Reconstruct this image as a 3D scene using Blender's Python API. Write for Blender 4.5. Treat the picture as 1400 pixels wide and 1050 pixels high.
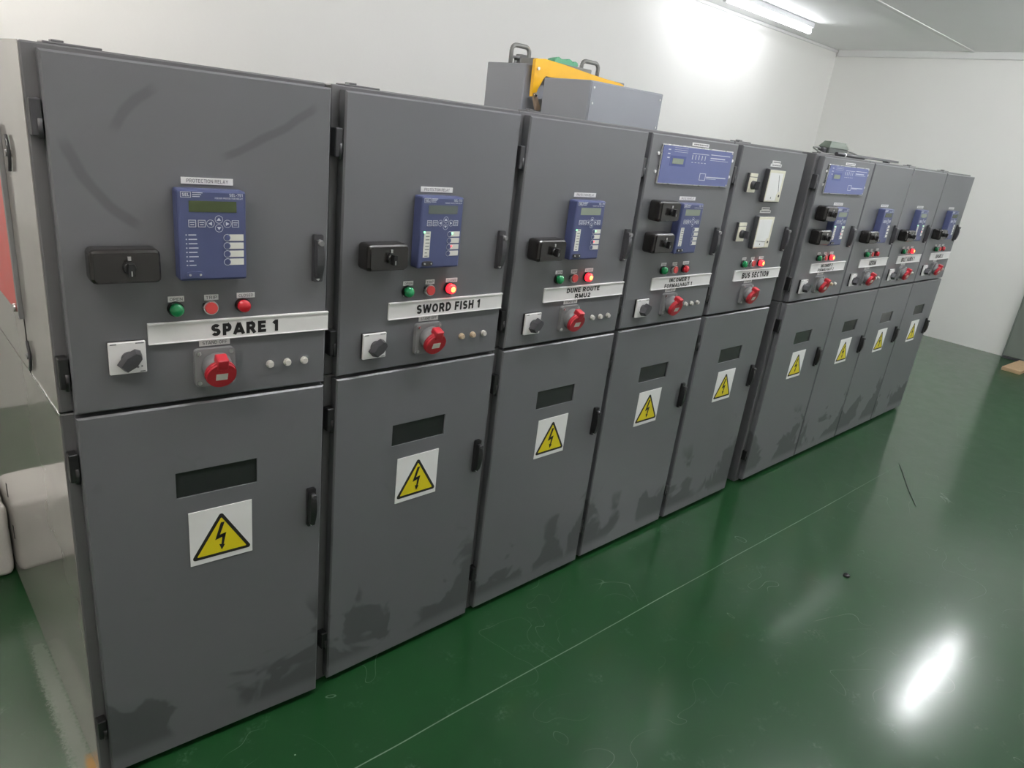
import bpy, bmesh, math, random
from mathutils import Matrix, Vector, noise

# ------------------------------------------------------------------ clear
for o in list(bpy.data.objects):
    bpy.data.objects.remove(o, do_unlink=True)
sc = bpy.context.scene
COL = sc.collection
random.seed(7)

# ------------------------------------------------------------------ camera
CX, CY, CZ = -0.2942, -1.5331, 1.6653
YAW, PITCH, ROLL, FPX = 0.78373, -0.35001, 0.12339, 965.2
fw = Vector((math.sin(YAW) * math.cos(PITCH), math.cos(YAW) * math.cos(PITCH), math.sin(PITCH)))
rt = Vector((math.cos(YAW), -math.sin(YAW), 0))
up = rt.cross(fw)
r2 = math.cos(ROLL) * rt + math.sin(ROLL) * up
u2 = -math.sin(ROLL) * rt + math.cos(ROLL) * up
cam_d = bpy.data.cameras.new('camera')
cam_d.sensor_fit = 'HORIZONTAL'
cam_d.sensor_width = 36.0
cam_d.lens = FPX / 1400 * 36
cam_d.clip_start = 0.02
cam = bpy.data.objects.new('camera', cam_d)
COL.objects.link(cam)
cam.matrix_world = Matrix(((r2.x, u2.x, -fw.x, CX), (r2.y, u2.y, -fw.y, CY), (r2.z, u2.z, -fw.z, CZ), (0, 0, 0, 1)))
sc.camera = cam

# ------------------------------------------------------------------ world, exposure, lamp strengths
w = bpy.data.worlds.new('world')
sc.world = w
w.use_nodes = True
w.node_tree.nodes['Background'].inputs[0].default_value = (0.8, 0.85, 0.9, 1)
w.node_tree.nodes['Background'].inputs[1].default_value = 0.05
sc.view_settings.view_transform = 'Standard'
sc.view_settings.look = 'None'
sc.view_settings.exposure = 0.0
sc.view_settings.gamma = 1.0
sc.view_settings.use_curve_mapping = False
sc.cycles.max_bounces = 16
sc.cycles.diffuse_bounces = 10
TUBE_STRENGTH = 68.0
# fluorescent fittings: (x0, y, length, share of the strength, tint)
LAMPS = [(5.22, 2.13, 1.53, 0.36, (0.95, 0.97, 1.0)), (5.95, -0.63, 1.53, 1.75, (0.97, 0.98, 1.0)), (-1.0, 2.13, 1.53, 1.15, (1.0, 0.94, 0.87)),  # third lamp is unseen, added to brighten the left side
         (2.85, -0.63, 1.53, 1.9, (0.97, 0.98, 1.0)), (0.6, -0.63, 1.53, 1.5, (0.98, 0.98, 1.0)), (-1.8, -0.63, 1.53, 1.8, (1.0, 0.94, 0.88)), (5.6, -2.9, 1.53, 1.8, (0.97, 0.98, 1.0))]  # all four unseen, added to brighten doors, left floor, end wall and ceiling

# ------------------------------------------------------------------ materials
MATS = {}


def nd(nt, t, **kw):
    n = nt.nodes.new(t)
    for k, v in kw.items():
        setattr(n, k, v)
    return n


def pm(name, col, rough=0.5, metal=0.0, spec=0.5, var=0.06, scale=30.0, bump=0.0, coat=0.0, emis=None, estr=0.0, rvar=0.05):
    """procedural principled material: colour and roughness broken up by noise"""
    if name in MATS:
        return MATS[name]
    m = bpy.data.materials.new(name)
    m.use_nodes = True
    nt = m.node_tree
    b = nt.nodes['Principled BSDF']
    tc = nd(nt, 'ShaderNodeTexCoord')
    nz = nd(nt, 'ShaderNodeTexNoise')
    nz.inputs['Scale'].default_value = scale
    nz.inputs['Detail'].default_value = 4
    nt.links.new(tc.outputs['Object'], nz.inputs['Vector'])
    mx = nd(nt, 'ShaderNodeMix', data_type='RGBA')
    mx.inputs['A'].default_value = (*[c * (1 - var) for c in col], 1)
    mx.inputs['B'].default_value = (*[min(1, c * (1 + var)) for c in col], 1)
    nt.links.new(nz.outputs['Fac'], mx.inputs['Factor'])
    nt.links.new(mx.outputs['Result'], b.inputs['Base Color'])
    mr = nd(nt, 'ShaderNodeMapRange')
    mr.inputs['To Min'].default_value = max(0.02, rough - rvar)
    mr.inputs['To Max'].default_value = min(1, rough + rvar)
    nt.links.new(nz.outputs['Fac'], mr.inputs['Value'])
    nt.links.new(mr.outputs['Result'], b.inputs['Roughness'])
    b.inputs['Metallic'].default_value = metal
    b.inputs['Specular IOR Level'].default_value = spec
    b.inputs['Coat Weight'].default_value = coat
    if emis:
        b.inputs['Emission Color'].default_value = (*emis, 1)
        b.inputs['Emission Strength'].default_value = estr
    if bump:
        bp = nd(nt, 'ShaderNodeBump')
        bp.inputs['Strength'].default_value = bump
        bp.inputs['Distance'].default_value = 0.002
        nt.links.new(nz.outputs['Fac'], bp.inputs['Height'])
        nt.links.new(bp.outputs['Normal'], b.inputs['Normal'])
    MATS[name] = m
    return m


class SH:
    """tiny helper for math in shader trees"""
    def __init__(s, nt):
        s.nt = nt

    def m(s, op, a, b=None, c=None, clamp=False):
        n = nd(s.nt, 'ShaderNodeMath', operation=op, use_clamp=clamp)
        for i, v in enumerate((a, b, c)):
            if v is None:
                continue
            if isinstance(v, (int, float)):
                n.inputs[i].default_value = v
            else:
                s.nt.links.new(v, n.inputs[i])
        return n.outputs[0]

    def ss(s, v, lo, hi):
        n = nd(s.nt, 'ShaderNodeMapRange', interpolation_type='SMOOTHSTEP')
        s.nt.links.new(v, n.inputs['Value'])
        n.inputs['From Min'].default_value = lo
        n.inputs['From Max'].default_value = hi
        return n.outputs['Result']

    def noise(s, vec, scale, detail=3, rough=0.5, dist=0.0):
        n = nd(s.nt, 'ShaderNodeTexNoise')
        s.nt.links.new(vec, n.inputs['Vector'])
        n.inputs['Scale'].default_value = scale
        n.inputs['Detail'].default_value = detail
        n.inputs['Roughness'].default_value = rough
        n.inputs['Distortion'].default_value = dist
        return n.outputs['Fac']

    def mix(s, fac, a, b):
        n = nd(s.nt, 'ShaderNodeMix', data_type='RGBA')
        s.nt.links.new(fac, n.inputs['Factor'])
        for k, v in (('A', a), ('B', b)):
            if isinstance(v, tuple):
                n.inputs[k].default_value = (*v, 1)
            else:
                s.nt.links.new(v, n.inputs[k])
        return n.outputs['Result']


def new_tree(name):
    m = bpy.data.materials.new(name)
    m.use_nodes = True
    nt = m.node_tree
    b = nt.nodes['Principled BSDF']
    tc = nd(nt, 'ShaderNodeTexCoord')
    MATS[name] = m
    return m, nt, b, tc.outputs['Object'], SH(nt)


PAINT = (0.134, 0.137, 0.147)
PAINT_ROUGH = 0.28


def door_paint(name, stains=False, strokes=()):
    m, nt, b, P, s = new_tree(name)
    oi = nd(nt, 'ShaderNodeObjectInfo')
    off = nd(nt, 'ShaderNodeCombineXYZ')
    nt.links.new(s.m('MULTIPLY', oi.outputs['Random'], 37.0), off.inputs['X'])
    add = nd(nt, 'ShaderNodeVectorMath', operation='ADD')
    nt.links.new(P, add.inputs[0])
    nt.links.new(off.outputs[0], add.inputs[1])
    Q = add.outputs[0]
    n1 = s.noise(Q, 2.2, 3)
    n2 = s.noise(Q, 260, 2)
    base = s.mix(n1, tuple(c * 0.92 for c in PAINT), tuple(c * 1.08 for c in PAINT))
    sep = nd(nt, 'ShaderNodeSeparateXYZ')
    nt.links.new(P, sep.inputs[0])
    X, Z = sep.outputs['X'], sep.outputs['Z']
    mask = None
    if stains:   # greasy hand and mop smears with shapes of their own near the foot of the doors
        n3 = s.noise(Q, 5.0, 3, 0.55, 0.6)
        edge = s.m('MULTIPLY', s.m('ABSOLUTE', s.m('SUBTRACT', X, 0.25)), 0.75)
        v = s.m('ADD', s.m('ADD', n3, edge), s.m('MULTIPLY', s.m('SUBTRACT', 0.16, Z), 0.9))
        low = s.ss(Z, 0.40, 0.30)
        foot = s.ss(Z, 0.045, 0.085)
        mask = s.m('MULTIPLY', s.m('MULTIPLY', s.ss(v, 0.575, 0.64), low), foot)
        n4 = s.noise(Q, 9.0, 2, 0.5, 1.0)
        mask = s.m('MAXIMUM', mask, s.m('MULTIPLY', s.ss(n4, 0.66, 0.84), 0.30))
    for (cx, cz, rad, wd, a0, a1, strength) in strokes:   # rubbed arcs
        dx = s.m('SUBTRACT', X, cx)
        dz = s.m('SUBTRACT', Z, cz)
        d = s.m('SQRT', s.m('ADD', s.m('MULTIPLY', dx, dx), s.m('MULTIPLY', dz, dz)))
        ang = s.m('ARCTAN2', dz, dx)
        ring = s.ss(s.m('ABSOLUTE', s.m('SUBTRACT', s.m('ADD', d, s.m('MULTIPLY', s.noise(P, 14, 2), 0.012)), rad + 0.006)), wd, wd * 0.35)
        gate = s.m('MULTIPLY', s.ss(ang, a0, a0 + 0.03 / rad), s.ss(ang, a1, a1 - 0.03 / rad))
        k = s.m('MULTIPLY', s.m('MULTIPLY', ring, gate), strength)
        mask = k if mask is None else s.m('MAXIMUM', mask, k)
    rough = s.m('ADD', PAINT_ROUGH, s.m('MULTIPLY', n2, 0.02))
    if mask is not None:
        base = s.mix(mask, base, (0.075, 0.079, 0.083))
        rough = s.m('ADD', rough, s.m('MULTIPLY', mask, 0.16))
    nt.links.new(base, b.inputs['Base Color'])
    nt.links.new(rough, b.inputs['Roughness'])
    b.inputs['Specular IOR Level'].default_value = 0.6
    bp = nd(nt, 'ShaderNodeBump')
    bp.inputs['Strength'].default_value = 0.08
    bp.inputs['Distance'].default_value = 0.001
    nt.links.new(n2, bp.inputs['Height'])
    nt.links.new(bp.outputs['Normal'], b.inputs['Normal'])
    return m


M_UP = door_paint('door_paint')
M_UP1 = door_paint('door_paint_rubbed', strokes=((0.274, 1.613, 0.2578, 0.014, -2.925, -2.066, 0.6), (0.28, 1.49, 0.1893, 0.013, 2.052, 2.766, 0.55), (-0.103, 2.46, 1.0133, 0.012, -1.165, -0.915, 0.6)))
M_LOW = door_paint('door_paint_smeared', stains=True)
M_BODY = pm('cabinet_body_paint', (0.125, 0.125, 0.13), 0.30, var=0.12, scale=6)
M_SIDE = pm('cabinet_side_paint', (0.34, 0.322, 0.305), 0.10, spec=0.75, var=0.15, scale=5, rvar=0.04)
M_TOPBOX = pm('top_box_paint', (0.225, 0.235, 0.26), 0.4, var=0.05, scale=8)
M_BLACK = pm('black_plastic', (0.012, 0.012, 0.013), 0.32)
M_BLACKG = pm('black_gloss_plastic', (0.016, 0.0145, 0.014), 0.2, coat=0.2)
M_DARKGREY = pm('dark_grey_plastic', (0.045, 0.045, 0.05), 0.4)
M_GREY = pm('grey_plastic', (0.21, 0.21, 0.215), 0.42)
M_RED = pm('red_plastic', (0.52, 0.03, 0.045), 0.35)
M_REDP = pm('red_cover_plastic', (0.72, 0.10, 0.09), 0.35)
M_WHITE = pm('white_plastic', (0.78, 0.77, 0.77), 0.4, var=0.03)
M_WHITEP = pm('white_paper', (0.82, 0.82, 0.82), 0.55, var=0.03)
M_CREAM = pm('cream_plastic', (0.72, 0.70, 0.58), 0.4)
M_INK = pm('black_ink', (0.012, 0.012, 0.012), 0.6)
M_INKG = pm('grey_ink', (0.16, 0.16, 0.17), 0.6)
M_YELLOW = pm('sign_yellow', (0.72, 0.60, 0.012), 0.45, var=0.03)
M_BLUE = pm('relay_blue', (0.068, 0.082, 0.185), 0.4)
M_BLUEP = pm('panel_blue', (0.12, 0.145, 0.33), 0.35)
M_LCD = pm('lcd_unlit', (0.055, 0.075, 0.028), 0.15)
M_LCDL = pm('lcd_pale', (0.26, 0.30, 0.24), 0.15)
M_STEEL = pm('bright_steel', (0.62, 0.62, 0.62), 0.28, metal=1.0)
M_PRINT = pm('white_print', (0.62, 0.64, 0.72), 0.5)
M_LABEL = pm('relay_label_paper', (0.74, 0.73, 0.68), 0.5)
M_GLASS = pm('dark_window', (0.018, 0.02, 0.02), 0.12, spec=0.5)
M_GREENL = pm('green_lens', (0.01, 0.26, 0.085), 0.18, coat=0.5)
M_REDL = pm('red_lens', (0.55, 0.012, 0.025), 0.18, coat=0.5)
M_REDB = pm('red_button', (0.62, 0.06, 0.06), 0.4)
M_LIT = pm('lit_red_lens', (0.8, 0.05, 0.02), 0.3, emis=(1.0, 0.015, 0.03), estr=2.6)
M_LITC = pm('lit_core', (0.9, 0.4, 0.1), 0.3, emis=(1.0, 0.30, 0.07), estr=4.0)
M_LEDG = pm('green_led', (0.2, 0.9, 0.4), 0.3, emis=(0.35, 1.0, 0.5), estr=2.5)
M_LEDR = pm('red_led', (0.9, 0.1, 0.1), 0.3, emis=(1.0, 0.10, 0.12), estr=2.0)
M_BEIGE = pm('beige_plastic', (0.55, 0.43, 0.30), 0.4)
M_PEARL = pm('pearl_plastic', (0.60, 0.58, 0.54), 0.35)
M_ORANGE = pm('yellow_orange_paint', (0.78, 0.42, 0.01), 0.4)
M_TEAL = pm('green_cloth', (0.12, 0.36, 0.22), 0.7)
M_TUBEG = pm('grey_tube_paint', (0.17, 0.17, 0.16), 0.4)
M_OLIVE = pm('grey_green_case', (0.085, 0.105, 0.082), 0.55)
M_WOOD = pm('raw_wood', (0.42, 0.29, 0.17), 0.7, var=0.25, scale=25)
M_DOOR = pm('grey_door_paint', (0.19, 0.215, 0.19), 0.35, var=0.08, scale=4)
M_FITTING = pm('fitting_white', (0.75, 0.76, 0.78), 0.35)
M_CEIL = pm('ceiling_board', (0.86, 0.86, 0.86), 0.6, var=0.02, scale=3)
M_TRIM = pm('white_trim', (0.76, 0.76, 0.75), 0.5, var=0.02)
M_GAP = pm('dark_gap', (0.01, 0.01, 0.01), 0.6)


def wall_material():
    m, nt, b, P, s = new_tree('white_plaster')
    n1 = s.noise(P, 1.3, 4)
    n2 = s.noise(P, 60, 4)
    nt.links.new(s.mix(n1, (0.82, 0.81, 0.785), (0.87, 0.86, 0.84)), b.inputs['Base Color'])
    b.inputs['Roughness'].default_value = 0.45
    bp = nd(nt, 'ShaderNodeBump')
    bp.inputs['Strength'].default_value = 0.12
    bp.inputs['Distance'].default_value = 0.003
    nt.links.new(n2, bp.inputs['Height'])
    nt.links.new(bp.outputs['Normal'], b.inputs['Normal'])
    return m


def floor_material():
    m, nt, b, P, s = new_tree('green_epoxy')
    n1 = s.noise(P, 1.1, 5, 0.6)
    n2 = s.noise(P, 9, 5, 0.65)
    n3 = s.noise(P, 90, 3, 0.6)
    base = s.mix(n1, (0.0066, 0.045, 0.0115), (0.0105, 0.056, 0.0165))
    # dusty scuffs
    dust = s.m('MULTIPLY', s.ss(n2, 0.56, 0.80), s.ss(n3, 0.42, 0.65))
    base = s.mix(s.m('MULTIPLY', dust, 0.30), base, (0.16, 0.24, 0.19))
    sep = nd(nt, 'ShaderNodeSeparateXYZ')
    nt.links.new(P, sep.inputs[0])
    X, Y = sep.outputs['X'], sep.outputs['Y']
    # thin pale joint line running beside the cabinets
    ly = s.m('ADD', s.m('MULTIPLY', X, -0.024), -0.312)
    dl = s.m('ABSOLUTE', s.m('ADD', s.m('SUBTRACT', Y, ly), s.m('MULTIPLY', s.m('SUBTRACT', s.noise(P, 2.0, 2), 0.5), 0.01)))
    line = s.m('MULTIPLY', s.ss(dl, 0.0026, 0.0010), s.m('MULTIPLY', s.m('ADD', s.m('MULTIPLY', s.noise(P, 6, 3), 0.8), 0.05), s.ss(X, 4.4, 3.0)))
    base = s.mix(s.m('MULTIPLY', line, 0.7), base, (0.42, 0.50, 0.42))
    # bare cement smear along the side of the first cabinet, rust at its front corner
    dx = s.m('ABSOLUTE', s.m('ADD', X, 0.045))
    cem = s.m('MULTIPLY', s.ss(s.m('ADD', dx, s.m('MULTIPLY', s.noise(P, 110, 4, 0.75), 0.045)), 0.060, 0.030), s.m('MULTIPLY', s.ss(Y, -0.03, 0.02), s.ss(Y, 0.85, 0.3)))
    base = s.mix(s.m('MULTIPLY', cem, 0.5), base, (0.40, 0.42, 0.38))
    dr = s.m('SQRT', s.m('ADD', s.m('POWER', s.m('MULTIPLY', s.m('ADD', X, 0.032), 3.0), 2.0), s.m('POWER', s.m('SUBTRACT', Y, 0.085), 2.0)))
    rust = s.ss(s.m('ADD', dr, s.m('MULTIPLY', s.noise(P, 60, 3), 0.03)), 0.065, 0.03)
    base = s.mix(s.m('MULTIPLY', rust, 0.8), base, (0.45, 0.22, 0.03))
    # crumbs of white plaster
    vo = nd(nt, 'ShaderNodeTexVoronoi')
    vo.inputs['Scale'].default_value = 11
    nt.links.new(P, vo.inputs['Vector'])
    nearcab = s.m('ADD', s.m('MULTIPLY', s.ss(Y, -0.35, -0.02), 0.02), 0.016)
    spk = s.m('LESS_THAN', vo.outputs['Distance'], nearcab)
    spk = s.m('MULTIPLY', spk, s.m('GREATER_THAN', s.noise(P, 3.1, 2), 0.55))
    base = s.mix(s.m('MULTIPLY', spk, 0.6), base, (0.5, 0.55, 0.48))
    # scratches: stretched distorted waves, very thin
    wv = nd(nt, 'ShaderNodeTexNoise')
    wv.inputs['Scale'].default_value = 3.2
    wv.inputs['Detail'].default_value = 1
    wv.inputs['Distortion'].default_value = 1.2
    nt.links.new(P, wv.inputs['Vector'])
    scr = s.m('MULTIPLY', s.ss(s.m('ABSOLUTE', s.m('SUBTRACT', wv.outputs['Fac'], 0.5)), 0.0020, 0.0006), s.ss(s.noise(P, 2.4, 2), 0.52, 0.62))
    base = s.mix(s.m('MULTIPLY', scr, 0.22), base, (0.35, 0.42, 0.37))
    nt.links.new(base, b.inputs['Base Color'])
    rough = s.m('ADD', s.m('ADD', 0.32, s.m('MULTIPLY', n2, 0.14)), s.m('MULTIPLY', dust, 0.15))
    rough = s.m('ADD', rough, s.m('MULTIPLY', cem, 0.3))
    nt.links.new(rough, b.inputs['Roughness'])
    b.inputs['Coat Weight'].default_value = 0.85
    nt.links.new(s.m('ADD', s.m('ADD', 0.105, s.m('MULTIPLY', n2, 0.09)), s.m('ADD', s.m('MULTIPLY', dust, 0.12), s.m('MULTIPLY', cem, 0.4))), b.inputs['Coat Roughness'])
    b.inputs['Specular IOR Level'].default_value = 0.12
    bp = nd(nt, 'ShaderNodeBump')
    bp.inputs['Strength'].default_value = 0.14
    bp.inputs['Distance'].default_value = 0.0015
    nt.links.new(s.m('ADD', s.m('MULTIPLY', s.noise(P, 160, 2), 0.35), s.m('MULTIPLY', n2, 0.8)), bp.inputs['Height'])
    nt.links.new(bp.outputs['Normal'], b.inputs['Normal'])
    return m


def plinth_material():
    m, nt, b, P, s = new_tree('rough_white_plaster')
    n1 = s.noise(P, 14, 4, 0.6, 0.5)
    n2 = s.noise(P, 120, 2)
    nt.links.new(s.mix(n1, (0.62, 0.60, 0.57), (0.84, 0.82, 0.80)), b.inputs['Base Color'])
    b.inputs['Roughness'].default_value = 0.5
    bp = nd(nt, 'ShaderNodeBump')
    bp.inputs['Strength'].default_value = 0.5
    bp.inputs['Distance'].default_value = 0.006
    nt.links.new(s.m('ADD', n1, s.m('MULTIPLY', n2, 0.2)), bp.inputs['Height'])
    nt.links.new(bp.outputs['Normal'], b.inputs['Normal'])
    return m


# ------------------------------------------------------------------ mesh helpers
def B():
    return bmesh.new()


def box(bm, x0, x1, y0, y1, z0, z1, bev=0.0, seg=1, only=None):
    r = bmesh.ops.create_cube(bm, size=1)
    vs = r['verts']
    bmesh.ops.scale(bm, vec=(x1 - x0, y1 - y0, z1 - z0), verts=vs)
    bmesh.ops.translate(bm, vec=((x0 + x1) / 2, (y0 + y1) / 2, (z0 + z1) / 2), verts=vs)
    if bev:
        es = set()
        for v in vs:
            es.update(v.link_edges)
        if only == 'y':      # round only the edges that run along y
            es = [e for e in es if abs(e.verts[0].co.y - e.verts[1].co.y) > 1e-6]
        bmesh.ops.bevel(bm, geom=list(es), offset=bev, segments=seg, affect='EDGES', profile=0.5)


def cyl(bm, c, axis, r, h, seg=16, r2=None, smooth=True):
    """cylinder or cone frustum from c along axis (unit) with length h"""
    a = Vector(axis).normalized()
    q = a.to_track_quat('Z', 'Y').to_matrix().to_4x4()
    M = Matrix.Translation(Vector(c) + a * h / 2) @ q
    res = bmesh.ops.create_cone(bm, cap_ends=True, segments=seg, radius1=r, radius2=r if r2 is None else r2, depth=h, matrix=M)
    if smooth:
        fs = set()
        for v in res['verts']:
            fs.update(v.link_faces)
        for f in fs:
            if len(f.verts) == 4:
                f.smooth = True


def dome(bm, c, r, h, seg=16, rings=4):
    """dome pointing to -y with its base circle at c"""
    rows = []
    for i in range(rings):
        t = i / rings * math.pi / 2
        rows.append([bm.verts.new((c[0] + r * math.cos(t) * math.cos(k / seg * 2 * math.pi), c[1] - h * math.sin(t), c[2] + r * math.cos(t) * math.sin(k / seg * 2 * math.pi))) for k in range(seg)])
    tip = bm.verts.new((c[0], c[1] - h, c[2]))
    for i in range(rings - 1):
        for k in range(seg):
            bm.faces.new((rows[i][k], rows[i][(k + 1) % seg], rows[i + 1][(k + 1) % seg], rows[i + 1][k])).smooth = True
    for k in range(seg):
        bm.faces.new((rows[-1][k], rows[-1][(k + 1) % seg], tip)).smooth = True


def prism(bm, pts, y0, y1):
    """polygon in the x-z plane extruded from y0 (front) to y1 (back)"""
    f = [bm.verts.new((x, y0, z)) for x, z in pts]
    g = [bm.verts.new((x, y1, z)) for x, z in pts]
    n = len(pts)
    bm.faces.new(f)
    bm.faces.new(g[::-1])
    for i in range(n):
        bm.faces.new((f[i], g[i], g[(i + 1) % n], f[(i + 1) % n]))


def tube(bm, pts, r, seg=8, closed=False):
    pts = [Vector(p) for p in pts]
    n = len(pts)
    rings = []
    ref = Vector((0.31, 0.17, 0.93)).normalized()
    for i, p in enumerate(pts):
        if closed:
            t = (pts[(i + 1) % n] - pts[i - 1]).normalized()
        else:
            t = (pts[min(i + 1, n - 1)] - pts[max(i - 1, 0)]).normalized()
        u = t.cross(ref)
        if u.length < 1e-3:
            u = t.cross(Vector((1, 0, 0)))
        u.normalize()
        v = t.cross(u)
        rings.append([bm.verts.new(p + r * (math.cos(k / seg * 2 * math.pi) * u + math.sin(k / seg * 2 * math.pi) * v)) for k in range(seg)])
    for i in range(n if closed else n - 1):
        for k in range(seg):
            bm.faces.new((rings[i][k], rings[i][(k + 1) % seg], rings[(i + 1) % n][(k + 1) % seg], rings[(i + 1) % n][k])).smooth = True
    if not closed:
        bm.faces.new(rings[0][::-1])
        bm.faces.new(rings[-1])


def smooth_path(ctrl, n=6):
    """Catmull-Rom through control points"""
    c = [Vector(p) for p in ctrl]
    c = [2 * c[0] - c[1]] + c + [2 * c[-1] - c[-2]]
    out = []
    for i in range(1, len(c) - 2):
        for k in range(n):
            t = k / n
            p0, p1, p2, p3 = c[i - 1:i + 3]
            out.append(0.5 * ((2 * p1) + (-p0 + p2) * t + (2 * p0 - 5 * p1 + 4 * p2 - p3) * t * t + (-p0 + 3 * p1 - 3 * p2 + p3) * t ** 3))
    out.append(c[-2])
    return out


def finish(bm, name, mat):
    if not name.startswith('lettering'):
        bmesh.ops.recalc_face_normals(bm, faces=bm.faces)
    me = bpy.data.meshes.new(name)
    bm.to_mesh(me)
    bm.free()
    me.materials.append(mat)
    return me


CACHE = {}


def obj(name, bm_or_fn, mat, parent=None, key=None, rot=0.0, loc=None):
    if key is not None:
        k = (name, key, mat.name)
        if k not in CACHE:
            bm = bm_or_fn() if callable(bm_or_fn) else bm_or_fn
            CACHE[k] = finish(bm, name, mat)
        me = CACHE[k]
    else:
        me = finish(bm_or_fn() if callable(bm_or_fn) else bm_or_fn, name, mat)
    o = bpy.data.objects.new(name, me)
    COL.objects.link(o)
    if parent:
        o.parent = parent
    if rot:
        o.rotation_euler.z = rot
    if loc:
        o.location = loc
    return o


def thing(name, label, cat, loc=(0, 0, 0), group=None):
    o = bpy.data.objects.new(name, None)
    o.empty_display_size = 0.05
    COL.objects.link(o)
    o.location = loc
    return tag(o, label, cat, group)


def tag(o, label, cat, group=None):
    o['label'] = label
    o['category'] = cat
    if group:
        o['group'] = group
    return o


def struct(name, bm, mat, label, cat):
    o = obj(name, bm, mat)
    o['kind'] = 'structure'
    return tag(o, label, cat)


def _arc(cx, cy, rx, ry, a0, a1, n=9):
    return [(cx + rx * math.cos(math.radians(a0 + (a1 - a0) * k / n)), cy + ry * math.sin(math.radians(a0 + (a1 - a0) * k / n))) for k in range(n + 1)]


def glyph(c, h):
    """centre-lines of a bold grotesque capital, cap height 1, half stroke h: (width, strokes)"""
    a, b = h, 1 - h
    m = .52
    G = {
        'A': (.80, [[(.06, 0), (.40, 1 - h * .2)], [(.40, 1 - h * .2), (.74, 0)], [(.18, .27), (.62, .27)]]),
        'B': (.72, [[(a, 0), (a, 1)], [(a, b), (.40, b)] + _arc(.40, (b + m) / 2, .21, (b - m) / 2, 90, -90) + [(a, m)], [(a, m), (.42, m)] + _arc(.42, (a + m) / 2, .30 - h, (m - a) / 2, 90, -90) + [(a, a)]]),
        'C': (.74, [_arc(.38, .5, .38 - h, .5 - h, 42, 318, 16)]),
        'D': (.74, [[(a, 0), (a, 1)], [(a, b), (.32, b)] + _arc(.32, .5, .42 - h, .5 - h, 90, -90, 12) + [(a, a)]]),
        'E': (.64, [[(a, 0), (a, 1)], [(a, b), (.62, b)], [(a, m), (.58, m)], [(a, a), (.64, a)]]),
        'F': (.60, [[(a, 0), (a, 1)], [(a, b), (.60, b)], [(a, m - .02), (.54, m - .02)]]),
        'G': (.78, [_arc(.40, .5, .40 - h, .5 - h, 48, 338, 16) + [(.78 - h, .46)], [(.42, .46), (.78, .46)]]),
        'H': (.72, [[(a, 0), (a, 1)], [(.72 - h, 0), (.72 - h, 1)], [(a, m), (.72 - h, m)]]),
        'I': (2 * h, [[(h, 0), (h, 1)]]),
        'L': (.58, [[(a, 0), (a, 1)], [(a, a), (.58, a)]]),
        'M': (.86, [[(a, 0), (a, 1)], [(.86 - h, 0), (.86 - h, 1)], [(a, 1 - h * .6), (.43, h * .8)], [(.43, h * .8), (.86 - h, 1 - h * .6)]]),
        'N': (.72, [[(a, 0), (a, 1)], [(.72 - h, 0), (.72 - h, 1)], [(a, 1 - h * .5), (.72 - h, h * .5)]]),
        'O': (.80, [_arc(.40, .5, .40 - h, .5 - h, 0, 360, 20)]),
        'P': (.66, [[(a, 0), (a, 1)], [(a, b), (.38, b)] + _arc(.38, (b + .42) / 2, .28 - h, (b - .42) / 2, 90, -90) + [(a, .42)]]),
        'R': (.74, [[(a, 0), (a, 1)], [(a, b), (.40, b)] + _arc(.40, (b + .45) / 2, .30 - h, (b - .45) / 2, 90, -90) + [(a, .45)], [(.38, .45), (.66, 0)]]),
        'S': (.68, [_arc(.34, .5 + (b - .5) / 2, .33 - h, (b - .5) / 2, 25, 270, 11) + _arc(.34, .5 - (.5 - a) / 2, .34 - h, (.5 - a) / 2, 90, -155, 11)]),
        'T': (.64, [[(0, b), (.64, b)], [(.32, 0), (.32, 1)]]),
        'U': (.72, [[(a, 1), (a, .36)] + _arc(.36, .36, .36 - h, .36 - h, 180, 360, 10) + [(.72 - h, 1)]]),
        'V': (.74, [[(.06, 1), (.37, h * .3)], [(.37, h * .3), (.68, 1)]]),
        'W': (1.05, [[(.05, 1), (.28, h * .3)], [(.28, h * .3), (.525, .95)], [(.525, .95), (.77, h * .3)], [(.77, h * .3), (1.0, 1)]]),
        'Y': (.72, [[(.06, 1), (.36, .44)], [(.66, 1), (.36, .44)], [(.36, .5), (.36, 0)]]),
        '1': (.42, [[(.42 - h, 0), (.42 - h, 1)], [(.42 - h, .92), (.04, .70)]]),
        '2': (.62, [_arc(.31, .69, .30 - h, .31 - h, 165, -25, 10) + [(.10, h)], [(.02, h), (.62, h)]]),
        '5': (.60, [[(.56, b), (.14, b)], [(.14, b), (.10, .5)], _arc(.29, .33, .30 - h, .33 - h, 130, -150, 12)]),
        '7': (.58, [[(0, b), (.56, b)], [(.54, b), (.20, 0)]]),
        '-': (.36, [[(0, .42), (.36, .42)]]),
    }
    return G.get(c, (.22, []))


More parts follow.
